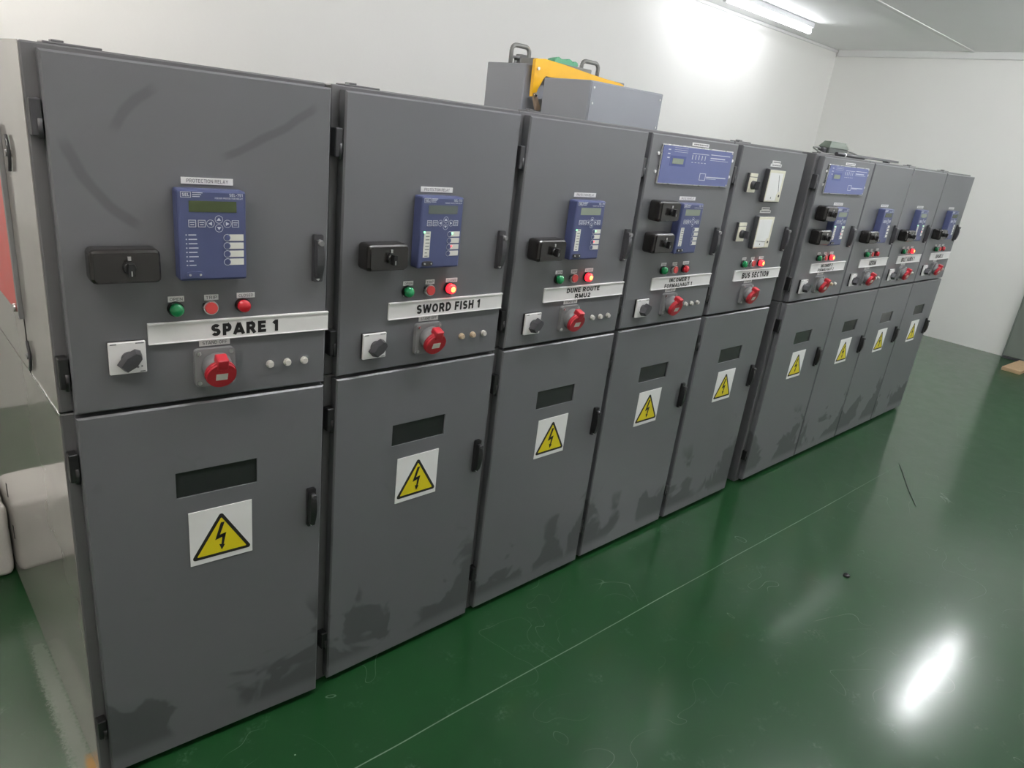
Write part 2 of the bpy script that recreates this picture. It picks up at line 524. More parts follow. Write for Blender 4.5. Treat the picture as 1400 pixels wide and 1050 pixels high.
def text_bm(lines, cx, zs, height, y, width=None, bold=.10, word=None):
    """flat stroke lettering facing -y; lines centred at (cx, z), cap height given, bold = half stroke"""
    bm = B()
    for txt, zc in zip(lines, zs):
        gap = .12 + bold * .3
        tot = sum(glyph(c, bold)[0] + gap for c in txt) - gap
        sx = height if width is None else width / tot
        x = -tot / 2
        wi = 0
        for c in txt:
            wd, strokes = glyph(c, bold)
            if c == ' ':
                wi += 1
            if word is not None and wi != word:
                strokes = []
            for st in strokes:
                closed = len(st) > 4 and abs(st[0][0] - st[-1][0]) < 1e-6 and abs(st[0][1] - st[-1][1]) < 1e-6
                n = len(st)
                L_, R_ = [], []
                for i, p in enumerate(st):
                    q0 = st[i - 1] if i else (st[-2] if closed else st[0])
                    q1 = st[i + 1] if i < n - 1 else (st[1] if closed else st[-1])
                    dx, dz = q1[0] - q0[0], q1[1] - q0[1]
                    l = math.hypot(dx, dz) or 1
                    k = 1.0
                    if 0 < i < n - 1:
                        ux, uz = p[0] - q0[0], p[1] - q0[1]
                        lu = math.hypot(ux, uz) or 1
                        k = 1 / max(.6, (ux * dx + uz * dz) / lu / l)
                    nx, nz = -dz / l * bold * k, dx / l * bold * k
                    L_.append(bm.verts.new((cx + (x + p[0] + nx) * sx, y, zc + (p[1] + nz - .5) * height)))
                    R_.append(bm.verts.new((cx + (x + p[0] - nx) * sx, y, zc + (p[1] - nz - .5) * height)))
                for i in range(n - 1):
                    try:
                        bm.faces.new((L_[i], L_[i + 1], R_[i + 1], R_[i]))
                    except ValueError:
                        pass
            x += wd + gap
    return bm


# ------------------------------------------------------------------ room
X0, X1, YF, YB, ZC = -3.2, 8.40, -3.6, 2.606, 2.89
M_WALL = wall_material()
bm = B(); box(bm, X0 - .1, X1 + .1, YF - .1, YB + .1, -.1, 0)
struct('floor', bm, floor_material(), 'glossy dark green epoxy floor of the switch room', 'floor')
bm = B(); box(bm, X0 - .1, X1 + .1, YF - .1, YB + .1, ZC, ZC + .1)
struct('ceiling', bm, M_CEIL, 'flat white board ceiling above the cabinets', 'ceiling')
for nm, c, lab in (('wall_back', (X0, X1, YB, YB + .1), 'white plastered wall behind the row of cabinets'),
                   ('wall_right', (X1, X1 + .1, YF, YB), 'white plastered end wall beyond the last cabinet'),
                   ('wall_left', (X0 - .1, X0, YF, YB), 'white plastered wall at the near end of the room'),
                   ('wall_front', (X0, X1, YF - .1, YF), 'white plastered wall facing the cabinet doors')):
    bm = B(); box(bm, c[0], c[1], c[2], c[3], 0, ZC)
    struct(nm, bm, M_WALL, lab, 'wall')
# cornices
bm = B(); box(bm, X1 - .035, X1, YF, YB - .03, ZC - .07, ZC, .006)
struct('trim_1', bm, M_TRIM, 'narrow white cornice along the top of the end wall', 'cornice')
bm = B(); box(bm, X0, X1, YB - .014, YB, ZC - .03, ZC - .002, .003)
struct('trim_2', bm, M_TRIM, 'thin white cornice along the top of the wall behind the cabinets', 'cornice')
for i, yy in enumerate((1.19, -0.01, -1.21, -2.41)):
    bm = B(); box(bm, X0, X1 - .04, yy - .022, yy + .022, ZC - .008, ZC, .003)
    struct('trim_%d' % (i + 3), bm, M_TRIM, ('flat cover strip over the ceiling joint nearest the fluorescent lamp' if i == 0 else 'flat cover strip over a ceiling joint above the aisle, number %d from the back wall' % (i + 1)), 'cover strip')
# door in the end wall
bm = B(); box(bm, X1 - .045, X1, -.93, .025, .02, 2.05, .004)
d1 = struct('door_1', bm, M_DOOR, 'grey green painted door in the end wall', 'door')
bm = B(); box(bm, X1 - .05, X1, .025, .035, 0, 2.06); box(bm, X1 - .05, X1, -.94, -.93, 0, 2.06); box(bm, X1 - .05, X1, -.94, .035, 2.05, 2.09)
obj('door_frame', bm, M_DOOR, d1)
bm = B(); box(bm, X1 - .07, X1, -.93, .025, .0, .018)
obj('threshold', bm, M_DARKGREY, d1)
bm = B(); cyl(bm, (X1 - .045, -.86, 1.02), (-1, 0, 0), .012, .05); box(bm, X1 - .105, X1 - .09, -.87, -.75, 1.01, 1.03, .004)
obj('door_handle', bm, M_STEEL, d1)


# ------------------------------------------------------------------ lamps
def ceiling_lamp(x0, y, ln, share, tint, label):
    t = thing('fluorescent_lamp', label, 'ceiling lamp', (x0, y, ZC), 'fluorescent lamps on the ceiling')
    k = 'lamp'

    def f_body():
        bm = B(); prism(bm, [(0, -.05), (0, 0), (.0, 0), (ln, 0), (ln, -.05)], -.028, .028); return bm

    bm = B(); box(bm, 0, ln, -.03, .03, -.045, 0, .004)
    obj('housing', bm, M_FITTING, t, key=k)
    bm = B(); cyl(bm, (.02, 0, -.078), (1, 0, 0), .019, ln - .04, 14)
    obj('tube', bm, pm('fluorescent_tube_%.2f_%.2f' % (share, tint[2]), (.9, .9, .9), .3, emis=tint, estr=TUBE_STRENGTH * share), t, key=k)
    for xx in (.0, ln - .022):
        bm = B(); box(bm, xx, xx + .022, -.016, .016, -.10, -.04, .004)
        obj('lamp_holder', bm, M_FITTING, t, key=round(xx, 2))
    return t


LAMP_LABELS = ['white fluorescent batten lamp on the ceiling close to the wall behind the cabinets',
               'white fluorescent batten lamp above the aisle, the one nearest the end wall',
               'unseen fluorescent batten lamp added by the back wall to brighten the left side of the room',
               'unseen fluorescent batten lamp added above the aisle to brighten the middle cabinet doors',
               'unseen fluorescent batten lamp added above the aisle to brighten the doors near the second cabinet',
               'unseen fluorescent batten lamp added above the aisle to brighten the floor and side left of the first cabinet',
               'unseen fluorescent batten lamp added along the wall facing the cabinets to brighten end wall and ceiling']
for lp_, lab in zip(LAMPS, LAMP_LABELS):
    ceiling_lamp(*lp_, lab)

# ------------------------------------------------------------------ cabinets
ZT, ZU, ZL, ZB, ZBODY = 1.694, 1.0055, 0.9965, 0.018, 1.704
DEPTH = 1.30


def door_bm(w, z0, z1, th=.028, c=.004, hole=None):
    """door leaf with chamfered front edges and, if asked, a real window opening"""
    bm = B()
    V = lambda x, y, z: bm.verts.new((x, y, z))
    fo = [V(c, 0, z0 + c), V(w - c, 0, z0 + c), V(w - c, 0, z1 - c), V(c, 0, z1 - c)]
    mo = [V(0, c, z0), V(w, c, z0), V(w, c, z1), V(0, c, z1)]
    bo = [V(0, th, z0), V(w, th, z0), V(w, th, z1), V(0, th, z1)]
    for i in range(4):
        j = (i + 1) % 4
        bm.faces.new((fo[i], fo[j], mo[j], mo[i]))
        bm.faces.new((mo[i], mo[j], bo[j], bo[i]))
    bm.faces.new(bo[::-1])
    if hole:
        a, b_, p, q = hole
        hi = [V(a, 0, p), V(b_, 0, p), V(b_, 0, q), V(a, 0, q)]
        hb = [V(a, .008, p), V(b_, .008, p), V(b_, .008, q), V(a, .008, q)]
        for i in range(4):
            j = (i + 1) % 4
            bm.faces.new((fo[i], fo[j], hi[j], hi[i]))
            bm.faces.new((hi[i], hi[j], hb[j], hb[i]))
        bm.faces.new(hb)
    else:
        bm.faces.new(fo)
    return bm


def rounded_tri(cx, z0, wd, ht, r, n=5):
    """equilateral-like triangle with rounded corners, base at z0"""
    A = [Vector((cx - wd / 2, z0)), Vector((cx + wd / 2, z0)), Vector((cx, z0 + ht))]
    cen = (A[0] + A[1] + A[2]) / 3
    out = []
    for i in range(3):
        p, a, b_ = A[i], A[i - 1], A[(i + 1) % 3]
        d1_, d2_ = (a - p).normalized(), (b_ - p).normalized()
        half = math.acos(max(-1, min(1, d1_.dot(d2_)))) / 2
        c_ = p + (d1_ + d2_).normalized() * (r / math.sin(half))
        t1, t2 = p + d1_ * (r / math.tan(half)), p + d2_ * (r / math.tan(half))
        a1, a2 = math.atan2(t1.y - c_.y, t1.x - c_.x), math.atan2(t2.y - c_.y, t2.x - c_.x)
        while a2 - a1 > math.pi: a2 -= 2 * math.pi
        while a2 - a1 < -math.pi: a2 += 2 * math.pi
        for k in range(n + 1):
            an = a1 + (a2 - a1) * k / n
            out.append((c_.x + r * math.cos(an), c_.y + r * math.sin(an)))
    return out


def ring_bm(outer_r, inner_r, c, y, seg=14):
    bm = B()
    o_ = [bm.verts.new((c[0] + outer_r * math.cos(k / seg * 6.28319), y, c[1] + outer_r * math.sin(k / seg * 6.28319))) for k in range(seg)]
    i_ = [bm.verts.new((c[0] + inner_r * math.cos(k / seg * 6.28319), y, c[1] + inner_r * math.sin(k / seg * 6.28319))) for k in range(seg)]
    for k in range(seg):
        bm.faces.new((o_[k], o_[(k + 1) % seg], i_[(k + 1) % seg], i_[k]))
    return bm


def strip_label(par, rot, s0, s1, z0, z1, text, key, y=0.0):
    """small engraved white strip with lettering; text None = unreadable dashes"""
    p = obj('label_strip', lambda: (lambda b: (box(b, s0, s1, y - .0016, y, z0, z1), b)[1])(B()), M_WHITE, par, key=key, rot=rot)
    if text:
        fn = lambda: text_bm([text], (s0 + s1) / 2, [(z0 + z1) / 2], (z1 - z0) * .56, y - .0021, (s1 - s0) * .80, bold=.075)
    else:
        def fn():
            b = B()
            x = s0 + (s1 - s0) * .1
            rnd = random.Random(3)
            while x < s1 - (s1 - s0) * .12:
                l = (s1 - s0) * rnd.uniform(.05, .12)
                box(b, x, x + l, y - .0021, y - .0016, (z0 + z1) / 2 - (z1 - z0) * .18, (z0 + z1) / 2 + (z1 - z0) * .18)
                x += l + (s1 - s0) * .03
            return b
    obj('lettering', fn, M_INKG, p, key=key)
    return p


def relay(par, rot, kind):
    """blue protection relay; kind 'plain' (first cabinet), 'lit', 'unlit'"""
    a, b_, p, q, off = .2035, .3395, 1.2855, 1.4705, .036

    def f_case():
        bm = B(); box(bm, a, b_, -off, 0, p, q, .005, 2)
        return bm
    r = obj('protection_relay', f_case, M_BLUE, par, key='r', rot=rot)
    W, H = b_ - a, q - p
    fx = lambda u: a + u * W
    fz = lambda v: q - v * H
    y = -off
    # raised bezel frame line
    lcd_m = M_LCD if kind == 'plain' else (M_LCDL if kind in ('lit', 'unlit') else M_LCD)
    if kind == 'dim':
        lcd_m = pm('lcd_dim', (0.11, 0.13, 0.12), 0.15)

    def f_scr():
        bm = B(); box(bm, fx(.16), fx(.85), y - .0008, y, fz(.235), fz(.115)); return bm
    obj('screen', f_scr, lcd_m, r, key='s')

    def f_logo():
        bm = text_bm(['SEL'], fx(.122), [fz(.052)], .0062, y - .0008, .0135, bold=.11)
        x0, x1, z0, z1, t = fx(.05), fx(.195), fz(.083), fz(.022), .0009
        for (u0, u1, v0, v1) in ((x0, x1, z0, z0 + t), (x0, x1, z1 - t, z1), (x0, x0 + t, z0, z1), (x1 - t, x1, z0, z1)):
            box(bm, u0, u1, y - .0008, y, v0, v1)
        for k in range(3):
            box(bm, fx(.215), fx(.36 - .02 * k), y - .0006, y, fz(.030 + .02 * k) - .0008, fz(.030 + .02 * k) + .0008)
        return bm
    obj('logo', f_logo, M_PRINT, r, key='l')
    obj('lettering', lambda: text_bm(['SEL-751'], fx(.845), [fz(.045)], .0062, y - .0008, .027, bold=.09), M_PRINT, r, key='model')
    obj('lettering', lambda: text_bm(['FEEDER PROTECTION RELAY'], fx(.74), [fz(.082)], .0032, y - .0008, .056, bold=.09), M_PRINT, r, key='sub')

    # keys: outlined buttons
    def f_key(u, v, sym):
        def fn():
            bm = B()
            cx, cz = fx(u), fz(v)
            if sym == 'box':
                h = .0072
                for (x0, x1, z0, z1) in ((-h, h, h - .001, h), (-h, h, -h, -h + .001), (-h, -h + .001, -h, h), (h - .001, h, -h, h)):
                    box(bm, cx + x0, cx + x1, y - .0012, y, cz + z0, cz + z1)
                box(bm, cx - .0045, cx + .0045, y - .001, y, cz + .0014, cz + .003)
                box(bm, cx - .0035, cx + .0035, y - .001, y, cz - .003, cz - .0014)
            else:
                dx, dz = sym
                R_ = .0062
                if dx:
                    prism(bm, [(cx + dx * .004, cz), (cx - dx * .003, cz + .004), (cx - dx * .003, cz - .004)], y - .0012, y)
                else:
                    prism(bm, [(cx, cz + dz * .0035), (cx - .0042, cz - dz * .0025), (cx + .0042, cz - dz * .0025)], y - .0012, y)
                rb = ring_bm(.0082, .0073, (cx, cz), y - .0008)
                me = bpy.data.meshes.new('t'); rb.to_mesh(me); rb.free(); bm.from_mesh(me); bpy.data.meshes.remove(me)
            return bm
        return fn
    for i, (u, v, sym) in enumerate(((.20, .36, 'box'), (.335, .36, 'box'), (.46, .36, (-1, 0)), (.585, .313, (0, 1)), (.585, .41, (0, -1)), (.71, .36, (1, 0)), (.83, .36, 'box'))):
        obj('key', f_key(u, v, sym), M_PRINT, r, key=i)
    # left column: status lights with legend
    if kind == 'plain':
        def f_leg():
            bm = B()
            rnd = random.Random(5)
            for k in range(8):
                zz = fz(.485 + k * .048)
                box(bm, fx(.10), fx(.118), y - .0006, y, zz - .0012, zz + .0012)
                box(bm, fx(.14), fx(.14 + rnd.uniform(.06, .14)), y - .0006, y, zz - .0010, zz + .0010)
            return bm
        obj('legend', f_leg, M_PRINT, r, key='leg')
    elif kind != 'bare':
        def f_leg2():
            bm = B(); box(bm, fx(.10), fx(.245), y - .0008, y, fz(.84), fz(.475)); return bm
        lp = obj('legend', f_leg2, M_LABEL, r, key='leg2')

        def f_dash():
            bm = B()
            rnd = random.Random(5)
            for k in range(8):
                zz = fz(.497 + k * .046)
                box(bm, fx(.135), fx(.135 + rnd.uniform(.05, .10)), y - .0012, y - .0008, zz - .0010, zz + .0010)
            return bm
        # dashes belong to the legend's print; the relay's sub-part list stays two deep
        o = obj('legend_print', f_dash, M_INKG, r, key='leg3')
        if kind in ('lit', 'dim'):
            def f_led():
                bm = B(); cyl(bm, (fx(.10), y, fz(.485)), (0, -1, 0), .0026, .0014, 10); return bm
            obj('status_light', f_led, M_LEDG, r, key='ledg')
    # right column: four round keys and paper legends
    for k in range(4):
        v = .515 + k * .092

        def f_pl(v=v):
            bm = B(); box(bm, fx(.735), fx(.95), y - .0008, y, fz(v + .036), fz(v - .036)); return bm
        obj('legend_card', f_pl, M_LABEL, r, key=k)

        def f_rb(v=v):
            bm = B(); cyl(bm, (fx(.70), y, fz(v)), (0, -1, 0), .0062, .0016, 14); return bm
        obj('round_key', f_rb, M_BLUE, r, key=k)

        def f_ring(v=v):
            return ring_bm(.0076, .0066, (fx(.70), fz(v)), y - .0011)
        obj('key_ring', f_ring, M_PRINT, r, key=k)
    if kind in ('lit', 'dim'):
        for k, mm in ((0, M_LEDG), (2, M_LEDR)):
            v = .505 + k * .092

            def f_led2(v=v):
                bm = B(); cyl(bm, (fx(.765), y, fz(v)), (0, -1, 0), .0028, .0014, 10); return bm
            obj('status_light', f_led2, mm, r, key=('r', k))

    def f_port():
        bm = B()
        pts = []
        for k in range(16):
            an = k / 16 * 6.28319
            pts.append((fx(.21) + math.copysign(abs(math.cos(an)) ** .5, math.cos(an)) * .0165, fz(.925) + math.copysign(abs(math.sin(an)) ** .5, math.sin(an)) * .0062))
        prism(bm, pts, y - .004, y)
        return bm
    obj('serial_port', f_port, M_BLUE if kind == 'plain' else M_DARKGREY, r, key='p')
    for k, u in enumerate((.135, .285)):
        def f_scrw(u=u):
            bm = B(); cyl(bm, (fx(u), y - .004, fz(.925)), (0, -1, 0), .0024, .002, 8); return bm
        obj('port_screw', f_scrw, M_STEEL, r, key=k)
    return r


def control_box(par, rot, z0, z1, s0=.043, s1=.162):
    """black breaker control box with key-lever knob"""
    off = .055
    r = obj('control_box', lambda: (lambda b: (box(b, s0, s1, -off, 0, z0, z1, .011, 3), b)[1])(B()), M_BLACKG, par, key=(z0, s0), rot=rot)

    def f_lid():
        bm = B(); box(bm, s0 + .006, s1 - .006, -off - .0025, -off + .001, z0 + .006, z1 - .006, .006, 2, only='y'); return bm
    obj('cover', f_lid, M_BLACKG, r, key=(z0, s0))
    cx, cz = (s0 + s1) / 2 + .003, (z0 + z1) / 2

    def f_knob():
        bm = B(); cyl(bm, (cx, -off - .002, cz), (0, -1, 0), .0125, .010, 16, .0105)
        prism(bm, [(cx - .006, cz - .013), (cx + .006, cz - .013), (cx + .005, cz + .011), (cx - .004, cz + .011)], -off - .024, -off - .010)
        return bm
    obj('knob', f_knob, M_BLACK, r, key=(z0, s0))

    def f_mark():
        bm = B(); box(bm, cx - .0012, cx + .0012, -off - .0248, -off - .024, cz - .012, cz - .002)
        box(bm, cx - .002, cx + .004, -off - .0045, -off - .002, cz + .014, cz + .022)
        return bm
    obj('pointer_mark', f_mark, M_STEEL, r, key=(z0, s0))


def pilot(par, rot, s_, kind):
    z = 1.2185
    if kind == 'trip':
        def f_r():
            bm = B(); cyl(bm, (s_, 0, z), (0, -1, 0), .0155, .012, 20); return bm
        r = obj('push_button', f_r, M_STEEL, par, key=s_, rot=rot)

        def f_b():
            bm = B(); cyl(bm, (s_, -.010, z), (0, -1, 0), .0132, .006, 20, .0126); return bm
        obj('button_cap', f_b, M_REDB, r, key=s_)
        return
    lens = {'open': M_GREENL, 'closed': M_REDL, 'lit': M_LIT}[kind]

    def f_b():
        bm = B(); cyl(bm, (s_, 0, z), (0, -1, 0), .0165, .006, 20); return bm
    r = obj('indicator_lamp', f_b, M_BLACK, par, key=s_, rot=rot)

    def f_l():
        bm = B(); cyl(bm, (s_, -.005, z), (0, -1, 0), .0142, .012, 20, .0136); dome(bm, (s_, -.017, z), .0136, .006, 20, 3); return bm
    obj('lens', f_l, lens, r, key=s_)
    if kind == 'lit':
        def f_c():
            bm = B(); dome(bm, (s_, -.0195, z), .0088, .0055, 14, 3); return bm
        obj('lamp_core', f_c, M_LITC, r, key=s_)


def lever_handle(par, rot, s0, z0, z1, tone):
    cx = s0 + .0125

    def f_base():
        bm = B(); box(bm, s0 + .001, s0 + .024, -.010, 0, z0, z1, .004, 2, only='y'); return bm
    h = obj('door_handle', f_base, tone, par, key=(s0, z0), rot=rot)

    def f_lev():
        bm = B()
        n = 9
        zz = [z0 + .010 + (z1 - z0 - .022) * k / (n - 1) for k in range(n)]
        prof = []
        for k, z in enumerate(zz):
            t = k / (n - 1)
            prof.append((z, .0085 + .0025 * math.sin(math.pi * t), -.012 - .014 * math.sin(math.pi * (.15 + .7 * t))))
        rows = []
        for z, hw, y in prof:
            rows.append([bm.verts.new((cx - hw, -.008, z)), bm.verts.new((cx - hw * .8, y, z)), bm.verts.new((cx + hw * .8, y, z)), bm.verts.new((cx + hw, -.008, z))])
        for i in range(n - 1):
            for k in range(3):
                bm.faces.new((rows[i][k], rows[i][k + 1], rows[i + 1][k + 1], rows[i + 1][k]))
        bm.faces.new(rows[0]); bm.faces.new(rows[-1][::-1])
        return bm
    obj('lever', f_lev, tone, h, key=(s0, z0))

    def f_cap():
        bm = B(); cyl(bm, (cx + .001, -.012, z1 - .018), (0, -1, 0), .0075, .015, 12, .006); return bm
    obj('lock_barrel', f_cap, M_GREY if tone is M_DARKGREY else M_DARKGREY, h, key=(s0, z0))

    def f_scr():
        bm = B(); cyl(bm, (cx - .002, -.010, z0 + .008), (0, -1, 0), .0035, .006, 8); return bm
    obj('screw', f_scr, M_STEEL, h, key=(s0, z0))


def rotary_switch(par, rot, dz):
    s0, s1, z0, z1 = .0665, .1355, 1.0465 + dz, 1.1145 + dz
    r = obj('rotary_switch', lambda: (lambda b: (box(b, s0, s1, -.006, 0, z0, z1), b)[1])(B()), M_BLACK, par, key=dz, rot=rot)

    def f_pl():
        bm = B(); box(bm, s0 - .0004, s1 + .0004, -.013, -.006, z0 - .0004, z1 + .0004, .0015); return bm
    obj('face_plate', f_pl, M_WHITE, r, key=dz)
    cx, cz = (s0 + s1) / 2 + .003, (z0 + z1) / 2 - .002

    def f_kn():
        bm = B()
        cyl(bm, (cx, -.013, cz), (0, -1, 0), .0165, .007, 20, .0155)
        pts = [(-.025, -.010), (-.025, .010), (.0, .0155), (.022, .010), (.027, 0), (.022, -.010), (0, -.0155)]
        an = math.radians(42)
        rp = [(cx + x * math.cos(an) - z * math.sin(an), cz + x * math.sin(an) + z * math.cos(an)) for x, z in pts]
        rp2 = [(cx + .82 * (x * math.cos(an) - z * math.sin(an)), cz + .82 * (x * math.sin(an) + z * math.cos(an))) for x, z in pts]
        f = [bm.verts.new((x, -.040, z)) for x, z in rp2]
        g = [bm.verts.new((x, -.018, z)) for x, z in rp]
        bm.faces.new(f); bm.faces.new(g[::-1])
        for i in range(7):
            bm.faces.new((f[i], g[i], g[(i + 1) % 7], f[(i + 1) % 7]))
        return bm
    obj('knob', f_kn, M_DARKGREY, r, key=dz)

    def f_tx():
        bm = B()
        for (a, b_, p, q) in ((.003, .015, .064, .0665), (.050, .066, .064, .0665), (.056, .066, .002, .004)):
            box(bm, s0 + a, s0 + b_, -.0135, -.013, z0 + p, z0 + q)
        cyl(bm, (s0 + .052, -.013, z0 + .013), (0, -1, 0), .0026, .0006, 8)
        cyl(bm, (s0 + .060, -.013, z0 + .014), (0, -1, 0), .0018, .0006, 8)
        return bm
    obj('lettering', f_tx, M_INKG, r, key=dz)


def cee_socket(par, rot):
    s0, s1, z0, z1 = .2315, .3185, 1.0385, 1.1255
    r = obj('power_socket', lambda: (lambda b: (box(b, s0, s1, -.012, 0, z0, z1, .009, 3, only='y'), b)[1])(B()), M_GREY, par, key='k', rot=rot)
    for i, (x, z) in enumerate(((s0 + .009, z0 + .009), (s1 - .009, z0 + .009), (s0 + .009, z1 - .009), (s1 - .009, z1 - .009))):
        def f_s(x=x, z=z):
            bm = B(); cyl(bm, (x, -.012, z), (0, -1, 0), .0046, .003, 10); return bm
        obj('screw', f_s, M_STEEL, r, key=i)
    ax = Vector((0, -math.cos(math.radians(20)), -math.sin(math.radians(20))))
    c0 = Vector(((s0 + s1) / 2 + .003, -.006, 1.0865))

    def f_h():
        bm = B(); cyl(bm, c0, ax, .0335, .034, 24, .0300); return bm
    obj('housing', f_h, M_GREY, r, key='k')
    c1 = c0 + ax * .034

    def f_l():
        bm = B(); cyl(bm, c1, ax, .0325, .009, 28, .0315)
        cyl(bm, c1 - ax * .006, ax, .0335, .009, 28)
        return bm
    obj('lid', f_l, M_RED, r, key='k')
    upv = Vector((1, 0, 0)).cross(ax).normalized()
    if upv.z < 0:
        upv = -upv

    def f_hinge():
        bm = B()
        q = Matrix((Vector((1, 0, 0)), ax, upv)).transposed().to_4x4()
        q.translation = c1 + upv * .032
        bb = B(); box(bb, -.0125, .0125, -.017, .011, -.014, .012, .003, 2)
        bb.transform(q)
        me = bpy.data.meshes.new('t'); bb.to_mesh(me); bb.free(); bm.from_mesh(me); bpy.data.meshes.remove(me)
        return bm
    obj('hinge_block', f_hinge, M_RED, r, key='k')

    def f_lab():
        bm = B()
        q = Matrix((Vector((1, 0, 0)), ax, upv)).transposed().to_4x4()
        q.translation = c1 + ax * .0092 - upv * .002
        box(bm, -.0125, .0125, 0, .0008, -.0085, .0085)
        bm.transform(q)
        return bm
    obj('rating_label', f_lab, M_LABEL, r, key='k')


def warning_sign(par, rot):
    s0, s1, z0, z1 = .206, .3555, .568, .717
    r = obj('warning_sign', lambda: (lambda b: (box(b, s0, s1, -.0018, 0, z0, z1), b)[1])(B()), M_WHITEP, par, key='k', rot=rot)
    cx = (s0 + s1) / 2

    def f_b():
        bm = B(); prism(bm, rounded_tri(cx, z0 + .0135, .1475, .122, .006), -.0026, -.0018); return bm
    obj('black_triangle', f_b, M_INK, r, key='k')

    def f_y():
        bm = B(); prism(bm, rounded_tri(cx, z0 + .0215, .1195, .0985, .0015, 2), -.0032, -.0026); return bm
    obj('yellow_triangle', f_y, M_YELLOW, r, key='k')

    def f_z():
        bm = B()
        k = .149
        P = lambda u, v: (cx + u * k, z0 + v * k)
        for poly in ([(-.012, .71), (.048, .71), (-.045, .45), (-.11, .40)], [(-.11, .40), (-.06, .475), (.07, .505), (.05, .445)],
                     [(.012, .49), (.07, .505), (.018, .27), (-.016, .27)], [(-.048, .305), (.045, .28), (-.010, .19)]):
            try:
                prism(bm, [P(*q) for q in poly], -.0038, -.0032)
            except ValueError:
                pass
        return bm
    obj('lightning_bolt', f_z, M_INK, r, key='k')


def blue_panel(par, rot):
    s0, s1, z0, z1 = .057, .515, 1.531, 1.665
    r = obj('annunciator_panel', lambda: (lambda b: (box(b, s0, s1, -.007, 0, z0, z1, .002), b)[1])(B()), M_STEEL, par, key='k', rot=rot)

    def f_f():
        bm = B(); box(bm, s0 + .004, s1 - .004, -.0085, -.007, z0 + .004, z1 - .004); return bm
    obj('face_plate', f_f, M_BLUEP, r, key='k')
    W, H = s1 - s0, z1 - z0

    def f_scr():
        bm = B(); box(bm, s0 + .145 * W, s0 + .29 * W, -.0095, -.0085, z0 + .53 * H, z0 + .67 * H); return bm
    obj('screen', f_scr, M_LCDL, r, key='k')

    def f_bz():
        bm = B(); box(bm, s0 + .115 * W, s0 + .32 * W, -.0089, -.0084, z0 + .47 * H, z0 + .73 * H); return bm
    obj('screen_bezel', f_bz, pm('panel_blue_dark', (.06, .085, .26), .35), r, key='k')

    def f_pr():
        bm = B()
        rb = lambda u0, u1, v0, v1: box(bm, s0 + u0 * W, s0 + u1 * W, -.0092, -.0085, z0 + v0 * H, z0 + v1 * H)
        for k in range(5):
            rb(.40 + k * .045, .425 + k * .045, .60, .615)
            rb(.40 + k * .045, .408 + k * .045, .68, .80)
        rb(.40, .63, .83, .845)
        rb(.66, .95, .84, .86); rb(.66, .88, .745, .775); rb(.66, .93, .70, .71)
        for k in range(3):
            rb(.15, .33, .93 - .05 * k, .937 - .05 * k)
            rb(.07, .10, .86 - .1 * k, .885 - .1 * k)
        rb(.55, .64, .155, .17); rb(.55, .64, .33, .345); rb(.55, .558, .155, .345); rb(.632, .64, .155, .345)
        rb(.65, .945, .235, .265); rb(.65, .80, .20, .21)
        return bm
    obj('printed_marks', f_pr, M_PRINT, r, key='k')
    for i, (u, v) in enumerate(((.025, .06), (.025, .94), (.5, .05), (.5, .95), (.975, .06), (.975, .94))):
        def f_s(u=u, v=v):
            bm = B(); cyl(bm, (s0 + u * W, -.0085, z0 + v * H), (0, -1, 0), .0032, .002, 8); return bm
        obj('screw', f_s, M_STEEL, r, key=i)
    for i, (u, v) in enumerate(((-.025, .75), (-.03, .3), (1.02, .75), (1.02, .3))):
        def f_s(u=u, v=v):
            bm = B(); cyl(bm, (s0 + u * W, 0, z0 + v * H), (0, -1, 0), .0055, .004, 10); return bm
        obj('fixing_bolt', f_s, M_WHITE, r, key=('b', i))


def meter(par, rot, z0, z1, flat):
    s0, s1 = .208, .345
    r = obj('panel_meter', lambda: (lambda b: (box(b, s0, s1, -.022, 0, z0, z1, .003), b)[1])(B()), M_DARKGREY, par, key=z0, rot=rot)

    def f_b():
        bm = B(); box(bm, s0 + .003, s1 - .003, -.0235, -.022, z0 + .003, z1 - .003, .001); return bm
    obj('bezel', f_b, M_CREAM, r, key=z0)

    def f_d():
        bm = B(); box(bm, s0 + .008, s1 - .020, -.0242, -.0235, z0 + .008, z1 - .014); return bm
    obj('dial', f_d, M_WHITEP, r, key=z0)
    px, pz = s1 - .026, z0 + .028

    def f_n():
        bm = B()
        if flat:
            prism(bm, [(px, pz - .0008), (px, pz + .001), (s0 + .012, pz + .007), (s0 + .012, pz + .006)], -.0250, -.0243)
        else:
            prism(bm, [(px + .001, pz), (px - .001, pz), (px - .028, z1 - .022), (px - .027, z1 - .022)], -.0250, -.0243)
        return bm
    obj('needle', f_n, M_INK, r, key=(z0, flat))

    def f_h():
        bm = B(); prism(bm, [(px - .016, z0 + .008), (s1 - .008, z0 + .008), (s1 - .008, z0 + .045), (px - .006, z0 + .045), (px - .016, z0 + .032)], -.0255, -.0235); return bm
    obj('pivot_cover', f_h, M_CREAM, r, key=z0)

    def f_c():
        bm = B(); cyl(bm, (px + .003, -.0255, pz), (0, -1, 0), .0055, .001, 12)
        box(bm, s0 + .05, s0 + .054, -.0248, -.0242, z0 + .016, z0 + .022)
        return bm
    obj('pivot_screw', f_c, M_INK, r, key=z0)


